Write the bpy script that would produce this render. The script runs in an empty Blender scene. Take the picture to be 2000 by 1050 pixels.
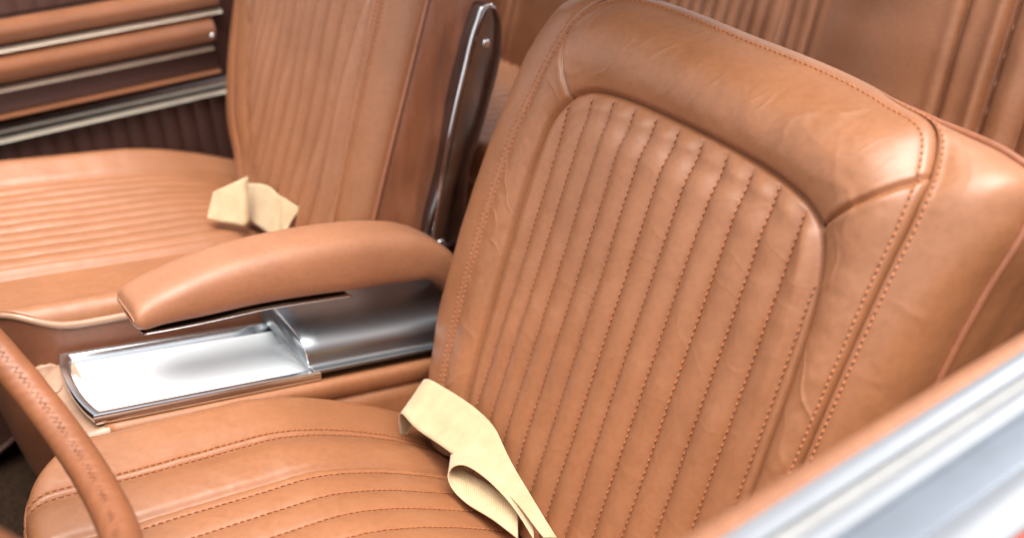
import bpy, math
import numpy as np
from mathutils import Matrix, Vector

scene = bpy.context.scene
COL = scene.collection
rng = np.random.default_rng(7)
PI = math.pi

# ------------------------------------------------------------------ numpy helpers
def hermite(keys, th):
    """smooth curve through keyed points [(t, a, b, ...)] (non-uniform Catmull-Rom)"""
    K = np.array(keys, float); t = K[:, 0]; P = K[:, 1:]
    m = np.zeros_like(P)
    d = (P[1:] - P[:-1]) / (t[1:] - t[:-1])[:, None]
    m[0] = d[0]; m[-1] = d[-1]
    w0 = (t[2:] - t[1:-1])[:, None]; w1 = (t[1:-1] - t[:-2])[:, None]
    m[1:-1] = (d[:-1] * w0 + d[1:] * w1) / (w0 + w1)
    th = np.clip(np.asarray(th, float), t[0], t[-1])
    i = np.clip(np.searchsorted(t, th, side='right') - 1, 0, len(t) - 2)
    h = (t[i + 1] - t[i])[:, None]; s = ((th - t[i]) / (t[i + 1] - t[i]))[:, None]
    return ((2*s**3 - 3*s**2 + 1) * P[i] + (s**3 - 2*s**2 + s) * h * m[i]
            + (-2*s**3 + 3*s**2) * P[i + 1] + (s**3 - s**2) * h * m[i + 1])

_LAT = np.random.default_rng(3).random((512, 512))
def vnoise(x, y, seed=0):
    x = np.asarray(x, float) + seed * 17.31; y = np.asarray(y, float) + seed * 9.77
    xi = np.floor(x).astype(int); yi = np.floor(y).astype(int)
    fx = x - xi; fy = y - yi
    fx = fx*fx*fx*(fx*(fx*6-15)+10); fy = fy*fy*fy*(fy*(fy*6-15)+10)
    a = _LAT[xi % 512, yi % 512]; b = _LAT[(xi+1) % 512, yi % 512]
    c = _LAT[xi % 512, (yi+1) % 512]; d = _LAT[(xi+1) % 512, (yi+1) % 512]
    return (a*(1-fx)+b*fx)*(1-fy) + (c*(1-fx)+d*fx)*fy - .5
def fbm(x, y, o=3, seed=0):
    s = 0; a = 1.
    for k in range(o):
        s = s + a * vnoise(x*2**k, y*2**k, seed + k); a *= .5
    return s
def ridge(x, y, seed=0):
    """thin raised lines: creases"""
    return np.clip(1 - np.abs(vnoise(x, y, seed)) * 9, 0, 1)**2
def gauss(d, w): return np.exp(-(d / w)**2)
def sstep(a, b, x):
    t = np.clip((x - a) / (b - a), 0, 1); return t*t*(3-2*t)

# ------------------------------------------------------------------ materials
def nodes_of(name):
    m = bpy.data.materials.new(name); m.use_nodes = True
    nt = m.node_tree; b = nt.nodes['Principled BSDF']
    return m, nt, b

def leather(name, base, rough=.42, var=.12, grain=.35, crease=.35, spec=.6):
    m, nt, b = nodes_of(name); N = nt.nodes; L = nt.links
    tc = N.new('ShaderNodeTexCoord')
    n1 = N.new('ShaderNodeTexNoise'); n1.inputs['Scale'].default_value = 11; n1.inputs['Detail'].default_value = 5
    n2 = N.new('ShaderNodeTexNoise'); n2.inputs['Scale'].default_value = 170; n2.inputs['Detail'].default_value = 3
    for n in (n1, n2): L.new(tc.outputs['Object'], n.inputs['Vector'])
    r1 = N.new('ShaderNodeValToRGB')
    c = np.array(base)
    r1.color_ramp.elements[0].position = .3; r1.color_ramp.elements[0].color = (*(c * (1 - var)), 1)
    r1.color_ramp.elements[1].position = .72; r1.color_ramp.elements[1].color = (*np.minimum(c * (1 + var) + var*.02, 1), 1)
    L.new(n1.outputs['Fac'], r1.inputs['Fac'])
    mx = N.new('ShaderNodeMix'); mx.data_type = 'RGBA'; mx.blend_type = 'MULTIPLY'; mx.inputs['Factor'].default_value = .35
    L.new(r1.outputs['Color'], mx.inputs[6])
    r2 = N.new('ShaderNodeValToRGB'); r2.color_ramp.elements[0].position = .3; r2.color_ramp.elements[0].color = (.7, .66, .62, 1)
    r2.color_ramp.elements[1].position = .6; r2.color_ramp.elements[1].color = (1, 1, 1, 1)
    L.new(n2.outputs['Fac'], r2.inputs['Fac']); L.new(r2.outputs['Color'], mx.inputs[7])
    L.new(mx.outputs[2], b.inputs['Base Color'])
    # roughness varies with wear
    rr = N.new('ShaderNodeMapRange'); rr.inputs['From Min'].default_value = .3; rr.inputs['From Max'].default_value = .7
    rr.inputs['To Min'].default_value = rough - .06; rr.inputs['To Max'].default_value = rough + .08
    n3 = N.new('ShaderNodeTexNoise'); n3.inputs['Scale'].default_value = 26; n3.inputs['Detail'].default_value = 4
    L.new(tc.outputs['Object'], n3.inputs['Vector']); L.new(n3.outputs['Fac'], rr.inputs['Value'])
    L.new(rr.outputs['Result'], b.inputs['Roughness'])
    b.inputs['Specular IOR Level'].default_value = spec
    b.inputs['Coat Weight'].default_value = .2; b.inputs['Coat Roughness'].default_value = .46
    # grain + fine creases
    vo = N.new('ShaderNodeTexVoronoi'); vo.feature = 'DISTANCE_TO_EDGE'; vo.inputs['Scale'].default_value = 620
    L.new(tc.outputs['Object'], vo.inputs['Vector'])
    bp = N.new('ShaderNodeBump'); bp.inputs['Strength'].default_value = grain; bp.inputs['Distance'].default_value = .00035
    L.new(vo.outputs['Distance'], bp.inputs['Height'])
    mp = N.new('ShaderNodeMapping'); mp.inputs['Rotation'].default_value = (.5, .4, .7); mp.inputs['Scale'].default_value = (1, 2.4, 1)
    nd = N.new('ShaderNodeTexNoise'); nd.noise_type = 'RIDGED_MULTIFRACTAL'; nd.inputs['Scale'].default_value = 17
    nd.inputs['Detail'].default_value = 5; nd.inputs['Distortion'].default_value = .7
    L.new(tc.outputs['Object'], mp.inputs['Vector']); L.new(mp.outputs['Vector'], nd.inputs['Vector'])
    b2 = N.new('ShaderNodeBump'); b2.inputs['Strength'].default_value = crease; b2.inputs['Distance'].default_value = .0008; b2.invert = True
    L.new(nd.outputs['Fac'], b2.inputs['Height']); L.new(bp.outputs['Normal'], b2.inputs['Normal'])
    L.new(b2.outputs['Normal'], b.inputs['Normal'])
    return m

def plain(name, base, rough=.5, metal=0., noise=0., scale=60, bump=0., coat=0., spec=.5):
    m, nt, b = nodes_of(name); N = nt.nodes; L = nt.links
    b.inputs['Roughness'].default_value = rough; b.inputs['Metallic'].default_value = metal
    b.inputs['Coat Weight'].default_value = coat; b.inputs['Specular IOR Level'].default_value = spec
    tc = N.new('ShaderNodeTexCoord'); n1 = N.new('ShaderNodeTexNoise'); n1.inputs['Scale'].default_value = scale
    n1.inputs['Detail'].default_value = 6
    L.new(tc.outputs['Object'], n1.inputs['Vector'])
    r = N.new('ShaderNodeValToRGB'); c = np.array(base)
    r.color_ramp.elements[0].position = .3; r.color_ramp.elements[0].color = (*(c*(1-noise)), 1)
    r.color_ramp.elements[1].position = .7; r.color_ramp.elements[1].color = (*np.minimum(c*(1+noise*.6), 1), 1)
    L.new(n1.outputs['Fac'], r.inputs['Fac']); L.new(r.outputs['Color'], b.inputs['Base Color'])
    if bump:
        bp = N.new('ShaderNodeBump'); bp.inputs['Strength'].default_value = bump; bp.inputs['Distance'].default_value = .002
        L.new(n1.outputs['Fac'], bp.inputs['Height']); L.new(bp.outputs['Normal'], b.inputs['Normal'])
    return m

def brushed(name, base, rough, axis_scale=(2, 240, 240), depth=.15, metal=1.):
    m, nt, b = nodes_of(name); N = nt.nodes; L = nt.links
    b.inputs['Metallic'].default_value = metal; b.inputs['Base Color'].default_value = (*base, 1)
    tc = N.new('ShaderNodeTexCoord'); mp = N.new('ShaderNodeMapping'); mp.inputs['Scale'].default_value = axis_scale
    n1 = N.new('ShaderNodeTexNoise'); n1.inputs['Scale'].default_value = 4; n1.inputs['Detail'].default_value = 4
    L.new(tc.outputs['Object'], mp.inputs['Vector']); L.new(mp.outputs['Vector'], n1.inputs['Vector'])
    rr = N.new('ShaderNodeMapRange'); rr.inputs['To Min'].default_value = rough - depth/2; rr.inputs['To Max'].default_value = rough + depth/2
    L.new(n1.outputs['Fac'], rr.inputs['Value']); L.new(rr.outputs['Result'], b.inputs['Roughness'])
    bp = N.new('ShaderNodeBump'); bp.inputs['Strength'].default_value = .06; bp.inputs['Distance'].default_value = .0004
    L.new(n1.outputs['Fac'], bp.inputs['Height']); L.new(bp.outputs['Normal'], b.inputs['Normal'])
    return m

def webbing(name, base):
    m, nt, b = nodes_of(name); N = nt.nodes; L = nt.links
    b.inputs['Roughness'].default_value = .75; b.inputs['Sheen Weight'].default_value = .3
    tc = N.new('ShaderNodeTexCoord')
    w = N.new('ShaderNodeTexWave'); w.wave_type = 'BANDS'; w.bands_direction = 'X'; w.inputs['Scale'].default_value = 115
    w.inputs['Distortion'].default_value = 1.2; w.inputs['Detail'].default_value = 2
    L.new(tc.outputs['UV'], w.inputs['Vector'])
    n1 = N.new('ShaderNodeTexNoise'); n1.inputs['Scale'].default_value = 40; n1.inputs['Detail'].default_value = 6
    L.new(tc.outputs['Object'], n1.inputs['Vector'])
    r = N.new('ShaderNodeValToRGB'); c = np.array(base)
    r.color_ramp.elements[0].position = .3; r.color_ramp.elements[0].color = (*(c*np.array([.88, .85, .79])), 1)
    r.color_ramp.elements[1].position = .65; r.color_ramp.elements[1].color = (*np.minimum(c*1.06, 1), 1)
    L.new(n1.outputs['Fac'], r.inputs['Fac'])
    mx = N.new('ShaderNodeMix'); mx.data_type = 'RGBA'; mx.blend_type = 'MULTIPLY'; mx.inputs['Factor'].default_value = .3
    L.new(r.outputs['Color'], mx.inputs[6]); L.new(w.outputs['Color'], mx.inputs[7])
    L.new(mx.outputs[2], b.inputs['Base Color'])
    bp = N.new('ShaderNodeBump'); bp.inputs['Strength'].default_value = .5; bp.inputs['Distance'].default_value = .0005
    L.new(w.outputs['Fac'], bp.inputs['Height']); L.new(bp.outputs['Normal'], b.inputs['Normal'])
    return m

TAN = (.315, .126, .053)
M = dict(
    leather=leather('tan_leather', TAN, .40),
    pleat=leather('pleated_tan_leather', (.305, .121, .051), .42, var=.07, crease=.22),
    soft=leather('armrest_leather', (.36, .15, .072), .5, crease=.15, grain=.2),
    trim=leather('door_trim_leather', (.30, .115, .052), .4, crease=.1, grain=.2),
    dark=leather('dark_brown_vinyl', (.075, .027, .018), .5, crease=.15, grain=.2),
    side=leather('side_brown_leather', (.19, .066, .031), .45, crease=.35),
    rim=leather('wheel_leather', (.27, .09, .032), .5, crease=.1, grain=.6),
    beige=leather('beige_vinyl', (.36, .205, .13), .4, crease=.1, grain=.2),
    pipe=leather('piping_leather', (.28, .10, .045), .4, crease=.1, grain=.2),
    thread=plain('orange_thread', (.40, .135, .05), .7, noise=.2, scale=300),
    chrome=plain('chrome', (.82, .83, .84), .08, 1., noise=.03),
    satin=brushed('brushed_aluminium', (.80, .84, .86), .45, metal=.12),
    traychrome=plain('polished_aluminium', (.78, .83, .86), .2, 1., noise=.04),
    bluegrey=plain('grey_metal', (.40, .44, .50), .3, .8, noise=.05),
    cream_metal=plain('warm_bright_metal', (.80, .70, .57), .32, .85, noise=.05),
    cover=brushed('dark_brushed_metal', (.30, .32, .34), .42),
    dchrome=plain('smoked_chrome', (.30, .285, .29), .2, 1., noise=.1),
    belt=webbing('cream_webbing', (.64, .475, .28)),
    carpet=plain('brown_carpet', (.035, .019, .011), .95, noise=.6, scale=220, bump=1., spec=.1),
    rubber=plain('grey_rubber', (.25, .25, .25), .5, noise=.1),
    paint=plain('red_paint', (.60, .10, .06), .25, noise=.02, coat=1.),
    dirt=plain('ground_asphalt', (.12, .115, .11), .9, noise=.3, scale=40, bump=.5),
)

# ------------------------------------------------------------------ object helpers
def thing(name, loc, label, cat, group=None):
    o = bpy.data.objects.new(name, None); o.empty_display_size = .05
    COL.objects.link(o); o.location = loc; o['label'] = label; o['category'] = cat
    if group: o['group'] = group
    return o
def tag(o, label=None, cat=None, group=None, kind=None):
    for k, v in (('label', label), ('category', cat), ('group', group), ('kind', kind)):
        if v: o[k] = v
    return o

def mesh_obj(name, V, F, mat, parent=None, smooth=True, uv=None, flip=False):
    V = np.asarray(V, np.float32).reshape(-1, 3)
    org = Vector((0, 0, 0)); p = parent
    while p is not None: org = org + p.location; p = p.parent
    V = V - np.array(org, np.float32)
    me = bpy.data.meshes.new(name)
    if isinstance(F, np.ndarray) and F.ndim == 2:
        F = F[:, ::-1] if flip else F
        nf, k = F.shape
        me.vertices.add(len(V)); me.vertices.foreach_set('co', V.ravel())
        me.loops.add(nf*k); me.loops.foreach_set('vertex_index', F.astype(np.int32).ravel())
        me.polygons.add(nf); me.polygons.foreach_set('loop_start', np.arange(0, nf*k, k, dtype=np.int32))
        me.update(calc_edges=True)
    else:
        me.from_pydata(V.tolist(), [], [list(f)[::-1] if flip else list(f) for f in F]); me.update()
    if smooth: me.polygons.foreach_set('use_smooth', np.ones(len(me.polygons), bool))
    if uv is not None:
        ul = me.uv_layers.new(name='UVMap'); idx = np.empty(len(me.loops), np.int32); me.loops.foreach_get('vertex_index', idx)
        ul.data.foreach_set('uv', np.asarray(uv, np.float32).reshape(-1, 2)[idx].ravel())
    me.materials.append(mat)
    o = bpy.data.objects.new(name, me); COL.objects.link(o)
    if parent is not None: o.parent = parent
    return o

def grid_faces(n, m, off=0, wrap=False):
    mm = m if wrap else m - 1
    i, j = np.meshgrid(np.arange(n-1), np.arange(mm), indexing='ij')
    a = i*m + j; b = i*m + (j+1) % m; c = (i+1)*m + (j+1) % m; d = (i+1)*m + j
    return np.stack([a, b, c, d], -1).reshape(-1, 4) + off
def grid_obj(name, P, mat, parent=None, flip=False, uv=None):
    n, m = P.shape[:2]
    return mesh_obj(name, P.reshape(-1, 3), grid_faces(n, m), mat, parent, flip=flip, uv=uv)

class MB:
    def __init__(s): s.V = []; s.F = []; s.n = 0
    def add(s, V, F):
        V = np.asarray(V, float).reshape(-1, 3)
        s.F += [tuple(int(i) + s.n for i in f) for f in F]; s.V.append(V); s.n += len(V)
    def grid(s, P, wrap=False): s.add(P.reshape(-1, 3), grid_faces(P.shape[0], P.shape[1], wrap=wrap))
    def obj(s, name, mat, parent=None, smooth=True):
        return mesh_obj(name, np.concatenate(s.V), s.F, mat, parent, smooth)

def frames(C):
    T = np.gradient(C, axis=0); T /= np.linalg.norm(T, axis=1)[:, None] + 1e-12
    up = np.array([.13, .21, .97]); A = np.cross(T, up); bad = np.linalg.norm(A, axis=1) < .1
    A[bad] = np.cross(T[bad], [1, 0, 0]); A /= np.linalg.norm(A, axis=1)[:, None]
    return T, A, np.cross(A, T)
def tube_pts(C, r, k=10, closed=False):
    C = np.asarray(C, float); _, A, B = frames(C)
    r = np.broadcast_to(np.asarray(r, float), (len(C),))
    a = np.arange(k) / k * 2*PI
    return C[:, None] + r[:, None, None]*(np.cos(a)[None, :, None]*A[:, None] + np.sin(a)[None, :, None]*B[:, None])
def tube_obj(name, C, r, mat, parent=None, k=10):
    P = tube_pts(C, r, k); mb = MB(); mb.grid(P, wrap=True)
    n = len(P); mb.add(np.zeros((0, 3)), []); mb.F += [tuple(range(k)), tuple((n-1)*k + i for i in range(k))]
    return mb.obj(name, mat, parent)
def smooth_path(pts, n):
    pts = np.asarray(pts, float); d = np.r_[0, np.cumsum(np.linalg.norm(np.diff(pts, axis=0), axis=1))]
    return hermite(np.c_[d, pts], np.linspace(0, d[-1], n))
def round_box(name, lo, hi, r, mat, parent=None, seg=5):
    """box with rounded edges made as one mesh (superellipse free: offset of a subdivided cube)"""
    lo = np.array(lo, float); hi = np.array(hi, float); c = (lo+hi)/2; h = (hi-lo)/2; r = min(r, h.min()*.99)
    g = np.concatenate([-1 + (1-np.cos(np.linspace(0, PI/2, seg+1)))*0 + np.linspace(0, 1, seg+1)*1e-9, [0], [1]])[:0]
    mb = MB(); n = seg*2 + 2
    t = np.r_[np.linspace(-PI/4, 0, seg+1), np.linspace(0, PI/4, seg+1)]
    for ax in range(3):
        for s in (-1, 1):
            u, v = np.meshgrid(np.tan(t), np.tan(t), indexing='ij')
            D = np.zeros((n, n, 3)); a1, a2 = (ax+1) % 3, (ax+2) % 3
            D[..., ax] = s; D[..., a1] = u; D[..., a2] = v
            D /= np.linalg.norm(D, axis=-1)[..., None]
            su = np.r_[-np.ones(seg+1), np.ones(seg+1)]
            S = np.zeros((n, n, 3)); S[..., ax] = s; S[..., a1] = su[:, None]; S[..., a2] = su[None, :]
            P = c + S*(h - r) + D*r
            F = grid_faces(n, n); F = F if s > 0 else F[:, ::-1]
            mb.add(P.reshape(-1, 3), F)
    o = mb.obj(name, mat, parent)
    return o
def extrude_x(name, prof, x0, x1, mat, parent=None, nx=2, closed=True, bow=None, smooth=False):
    """profile [(y,z)] swept along X"""
    prof = np.asarray(prof, float); xs = np.linspace(x0, x1, nx)
    P = np.zeros((nx, len(prof), 3)); P[..., 0] = xs[:, None]; P[..., 1] = prof[:, 0]; P[..., 2] = prof[:, 1]
    if bow is not None: P = bow(P)
    mb = MB(); mb.grid(P, wrap=closed); k = len(prof)
    if closed: mb.F += [tuple(range(k)), tuple((nx-1)*k + i for i in range(k))]
    o = mb.obj(name, mat, parent, smooth=True)
    if not smooth:
        mod = None
        try: o.data.set_sharp_from_angle(angle=math.radians(35))
        except Exception: pass
    return o

def stitches(name, P, T, Nn, mat, parent, length=.0042, r=.0006, slant=.2):
    """threads: one small capsule per stitch, all in one mesh"""
    k = 6; mb_V = []; mb_F = []
    P = np.asarray(P); T = np.asarray(T); Nn = np.asarray(Nn)
    T = T / np.linalg.norm(T, axis=1)[:, None]; Nn = Nn - T*np.sum(Nn*T, 1)[:, None]; Nn /= np.linalg.norm(Nn, axis=1)[:, None]
    B = np.cross(T, Nn)
    T2 = T*math.cos(slant) + B*math.sin(slant); B2 = np.cross(T2, Nn)
    jit = 1 + (rng.random(len(P)) - .5)*.25
    st = [(-.5, .25, -.9), (-.36, .9, .1), (0, 1.1, .45), (.36, .9, .1), (.5, .25, -.9)]
    a = np.arange(k)/k*2*PI
    rings = []
    for (s, rr, up) in st:
        c = P + T2*(s*length*jit)[:, None] + Nn*(up*r)
        rings.append(c[:, None] + r*rr*(np.cos(a)[None, :, None]*B2[:, None] + np.sin(a)[None, :, None]*Nn[:, None]))
    R = np.stack(rings, 1)                       # n, 5, k, 3
    V = R.reshape(-1, 3); F1 = grid_faces(5, k, wrap=True)
    F = (F1[None] + (np.arange(len(P))*5*k)[:, None, None]).reshape(-1, 4)
    return mesh_obj(name, V, F, mat, parent)

def march(C, Nn, pitch, start=0.):
    """points every pitch along polyline C with tangent and normal"""
    d = np.r_[0, np.cumsum(np.linalg.norm(np.diff(C, axis=0), axis=1))]
    s = np.arange(start, d[-1] - pitch*.4, pitch)
    Q = np.stack([np.interp(s, d, C[:, i]) for i in range(3)], 1)
    N2 = np.stack([np.interp(s, d, Nn[:, i]) for i in range(3)], 1)
    e = .0015
    T = np.stack([np.interp(s+e, d, C[:, i]) - np.interp(s-e, d, C[:, i]) for i in range(3)], 1)
    ok = np.linalg.norm(T, axis=1) > 1e-6
    return Q[ok], T[ok], N2[ok]

# ------------------------------------------------------------------ seat backrest
def backrest(root, x0, t, KI, KT, KS, hT_top, hS_keys, depth, phase, pitch, shift, A, side_mat, fine=1., th_seams=(1., 2.),
             sgn=1, stitch=True, wr=1., boxwr=1.):
    U = np.array([-math.sin(t), 0, math.cos(t)]); NB = np.array([math.cos(t), 0, math.sin(t)])
    def B(q, h):
        return (np.array([x0, 0, 0]) + q[..., :1]*np.array([0, 1, 0]) + q[..., 1:2]*U + np.asarray(h)[..., None]*NB)
    flip = sgn < 0
    br = bpy.data.objects.new('backrest', None); COL.objects.link(br); br.parent = root; br.empty_display_size = .03
    tha, thb = th_seams
    nth = int(900*fine)
    # uniform in arclength of T
    tt = np.linspace(0, 3, 3000); PT = hermite(KT, tt); dd = np.r_[0, np.cumsum(np.linalg.norm(np.diff(PT, axis=0), axis=1))]
    th = np.interp(np.linspace(0, dd[-1], nth), dd, tt); arc = np.linspace(0, dd[-1], nth)
    qI, qT, qS = hermite(KI, th), hermite(KT, th), hermite(KS, th)
    hS = hermite(hS_keys, th)[:, 0]
    top = sstep(tha-.12, tha+.25, th) * (1 - sstep(thb-.3, thb+.12, th))
    hT = hermite(hT_top, th)[:, 0] if isinstance(hT_top, list) else -.004 + (hT_top + .004)*top
    w = np.linalg.norm(qT-qI, axis=1)
    arcA, arcB = np.interp(tha, th, arc), np.interp(thb, th, arc)
    cornergroove = gauss(arc-arcA, .0026) + gauss(arc-arcB, .0026)
    cornerpuff = .5*gauss(np.abs(arc-arcA)-.008, .005) + gauss(np.abs(arc-arcB)-.008, .005)
    rk = 1. if sgn > 0 else .4
    ridgeT = lambda d: rk*(.0017*gauss(np.abs(d)-.0046, .0034) - .0028*gauss(d, .0014))
    def band(v):
        V = v[None, :]
        d_in = V*w[:, None]; d_out = (1-V)*w[:, None]
        q = qI[:, None]*(1-V[..., None]) + qT[:, None]*V[..., None]
        h = hT[:, None]*V**2.6 + (.010 + .001*top)[:, None]*(1. if sgn > 0 else .45)*np.sin(PI*V**.85)**.9*(w[:, None]/.08)**.5
        h = h - (.0045 if sgn > 0 else .0015)*gauss(d_in, .0028) + ridgeT(d_out)
        h = h - .0042*cornergroove[:, None]*np.ones_like(V) + .0010*cornerpuff[:, None]*np.sin(PI*np.clip(V, 0, 1))
        # soft wrinkles that run across the band, stronger at the top
        y, L = q[..., 0], q[..., 1]
        a = math.radians(62); p = y*math.cos(a) + L*math.sin(a); r = -y*math.sin(a) + L*math.cos(a)
        env = np.sin(PI*np.clip(V, 0, 1))**.6
        tp = top[:, None]
        h = h + wr*env*tp*(.0007*ridge(r*26 + fbm(p*14, r*14, 2, 5)*1.2, p*4.5, 11) + .0006*ridge(r*48 + fbm(p*20, r*20, 2, 15), p*7, 12) + .0009*fbm(r*26, p*6, 2, 3))
        h = h + wr*env*(1-tp)*(.0009*ridge((y+L)*20 + fbm(y*20, L*20, 2, 9), (y-L)*9, 21) + .0018*fbm(y*18, L*12, 3, 8))
        h = h + .0007*wr*env*fbm(y*70, L*70, 2, 33)
        return q, h
    v1 = np.linspace(0, 1, int(72*fine))
    v1 = v1 + .08*np.sin(2*PI*v1)/(2*PI)*-1
    q1, h1 = band(v1)
    P1 = B(q1, h1)
    ia, ib = int(np.argmin(np.abs(th-tha))), int(np.argmin(np.abs(th-thb)))
    grid_obj('side_panel', P1[:ia+1], M['leather'], br, flip)
    grid_obj('top_panel', P1[ia:ib+1], M['leather'], br, flip)
    grid_obj('side_panel', P1[ib:], M['leather'], br, flip)
    # rolled border from the double seam to the piping
    v2 = np.linspace(0, 1, int(44*fine)); V = v2[None, :]
    q2 = qT[:, None] + (qS-qT)[:, None]*np.sin(V*PI/2)[..., None]
    wS = np.linalg.norm(qS-qT, axis=1)
    h2 = hT[:, None] + (hS-hT)[:, None]*(1-np.cos(V*PI/2))
    dT = np.hypot(np.sin(V*PI/2)*wS[:, None], h2-hT[:, None])
    env = np.sin(PI*V)
    h2 = h2 + ridgeT(dT) + wr*env*(.0004*ridge(arc[:, None]*16 + 0*V, V*1.6 + fbm(arc[:, None]*9, V*2, 2, 4), 41) + .002*fbm(arc[:, None]*17, V*1.5, 3, 44))
    P2 = B(q2, h2)
    grid_obj('border_panel', P2, M['leather'], br, flip)
    # boxing back to the rear edge
    Tn = np.gradient(qS, axis=0); Tn /= np.linalg.norm(Tn, axis=1)[:, None] + 1e-12
    out = np.stack([-Tn[:, 1], Tn[:, 0]], 1)*sgn
    nv = int(60*fine); v3 = np.linspace(0, 1, nv); V = v3[None, :]
    wrk = boxwr*.0035*fbm(V*3.2 + arc[:, None]*2, arc[:, None]*11 + V*1.5, 3, 61)*np.sin(PI*V)**.7
    puff = .007*np.sin(PI*V)**.8 + wrk - .004*gauss(V*depth, .004)
    puff = puff - .045*top[:, None]*V
    q3 = qS[:, None] + out[:, None]*puff[..., None]
    h3 = (hS[:, None] - depth*V)
    P3 = B(q3, h3)
    grid_obj('boxing', P3, side_mat, br, flip)
    # back shell
    cen = np.stack([np.full(nth, qS[:, 0].mean()), np.clip(qS[:, 1], -.1, qS[:, 1].max()*.6)], 1)
    vb = np.linspace(0, 1, 6)[None, :, None]
    qb = q3[:, -1:]*(1-vb) + cen[:, None]*vb
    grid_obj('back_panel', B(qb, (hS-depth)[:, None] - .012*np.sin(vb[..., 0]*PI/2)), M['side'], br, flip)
    # piping along the front edge of the boxing
    C = B(qS + out*.0015, hS - .001)
    tube_obj('piping', C, .0034, M['pipe'], br)
    # pleated centre panel: Coons patch inside curve I
    nu, nw = int(400*fine), int(340*fine)
    u = np.linspace(0, 1, nu); vv = np.linspace(0, 1, nw)
    Lc = hermite(KI, np.linspace(0, tha, 400)); Rc = hermite(KI, np.linspace(3, thb, 400)); Tc = hermite(KI, np.linspace(tha, thb, 400))
    def arcpar(c, s):
        d = np.r_[0, np.cumsum(np.linalg.norm(np.diff(c, axis=0), axis=1))]; d /= d[-1]
        return np.stack([np.interp(s, d, c[:, 0]), np.interp(s, d, c[:, 1])], 1)
    l, r_, tc_ = arcpar(Lc, vv), arcpar(Rc, vv), arcpar(Tc, u)
    b0, b1, t0, t1 = l[0], r_[0], l[-1], r_[-1]
    Ug, Vg = u[:, None, None], vv[None, :, None]
    q = (1-Ug)*l[None] + Ug*r_[None] + (1-Vg)*(b0*(1-Ug)+b1*Ug) + Vg*tc_[:, None] - ((1-Ug)*(1-Vg)*b0 + Ug*(1-Vg)*b1 + (1-Ug)*Vg*t0 + Ug*Vg*t1)
    outl = hermite(KI, np.linspace(0, 3, 900))
    def dist_I(q):
        s = q.reshape(-1, 2); res = np.empty(len(s))
        for i in range(0, len(s), 8000):
            res[i:i+8000] = np.sqrt(((s[i:i+8000, None] - outl[None])**2).sum(-1).min(1))
        return res.reshape(q.shape[:-1])
    yl_, yr_ = outl[:, 0].min(), outl[:, 0].max()
    Lmx = outl[:, 1].max()
    def qcoord(y, L): return (y - shift*(1 - L/Lmx) - phase)/pitch
    def hI(y, L, d):
        k = qcoord(y, L); ph = np.abs(np.sin(PI*k))
        ed = sstep(.0, .019, d)
        am = A*(1 + .35*fbm(np.floor(k)*3.7, L*9, 2, 71))
        h = am*(ph**(.68 if sgn > 0 else .5))*ed
        un = (y-yl_)/(yr_-yl_)
        h = h + .010*np.sin(PI*np.clip(un, 0, 1))*sstep(0, .05, d) - .0045*gauss(d, .0028)
        h = h - .004*sstep(0, .03, d)
        # sitters' dents and puckers
        h = h + .0026*wr*fbm(y*13, L*11, 2, 75)*sstep(0, .03, d)
        h = h + .0010*wr*ed*ph*fbm(np.floor(k)*7.3 + y*9, L*34, 2, 77)
        h = h + .00022*wr*ed*ridge(y*11 + L*34 + fbm(y*22, L*22, 2, 5)*1.5, y*16 - L*7, 79)
        return h
    D = dist_I(q)
    Pq = B(q, hI(q[..., 0], q[..., 1], D))
    grid_obj('pleated_panel', Pq, M['pleat'], br, not flip if False else (sgn > 0))
    if not stitch: return br, B
    # stitch rows in the pleat valleys
    SP, ST, SN = [], [], []
    for k in range(-2, 40):
        L = np.linspace(-.04, Lmx, 500); y = phase + k*pitch + shift*(1 - L/Lmx)
        qq = np.stack([y, L], 1); d = dist_I(qq)
        # inside test against the outline
        Ltop = np.array([outl[np.abs(outl[:, 0]-yy) < .004, 1].max() if (np.abs(outl[:, 0]-yy) < .004).any() else -1 for yy in y])
        sl = hermite(KI, np.linspace(0, tha, 300)); sr = hermite(KI, np.linspace(3, thb, 300))
        yl2 = np.interp(L, sl[:, 1], sl[:, 0]); yr2 = np.interp(L, sr[:, 1], sr[:, 0])
        lo, hi = np.minimum(yl2, yr2), np.maximum(yl2, yr2)
        ok = (y > lo+.003) & (y < hi-.003) & (L < Ltop-.004) & (d > .003)
        if ok.sum() < 20: continue
        qq = qq[ok]; C = B(qq, hI(qq[:, 0], qq[:, 1], d[ok]) + .0014)
        s = march(C, np.tile(NB, (len(C), 1)), .0062, rng.random()*.004)
        SP.append(s[0]); ST.append(s[1]); SN.append(s[2])
    stitches('pleat_stitching', np.concatenate(SP), np.concatenate(ST), np.concatenate(SN), M['thread'], br, slant=.22, r=.0006)
    SP, ST, SN = [], [], []
    for off in (-.0066, .0066):
        if off < 0:
            vq = np.clip(1 + off/w, 0, 1)
            C = np.array([[np.interp(vq[i], v1, P1[i, :, c]) for c in range(3)] for i in range(nth)])
        else:
            C = np.array([[np.interp(off, dT[i], P2[i, :, c]) for c in range(3)] for i in range(nth)])
        nrm = np.cross(P2[:, 4] - P2[:, 2], np.gradient(C, axis=0)); nrm *= np.sign((nrm@NB))[:, None]
        s = march(C + 0*nrm, nrm/np.linalg.norm(nrm, axis=1)[:, None], .0058)
        SP.append(s[0]); ST.append(s[1]); SN.append(s[2])
    # seam of the centre panel (top only) and the two corner seams
    stitches('seam_stitching', np.concatenate(SP), np.concatenate(ST), np.concatenate(SN), M['thread'], br, length=.0044, r=.0009, slant=.05)
    return br, B

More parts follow.
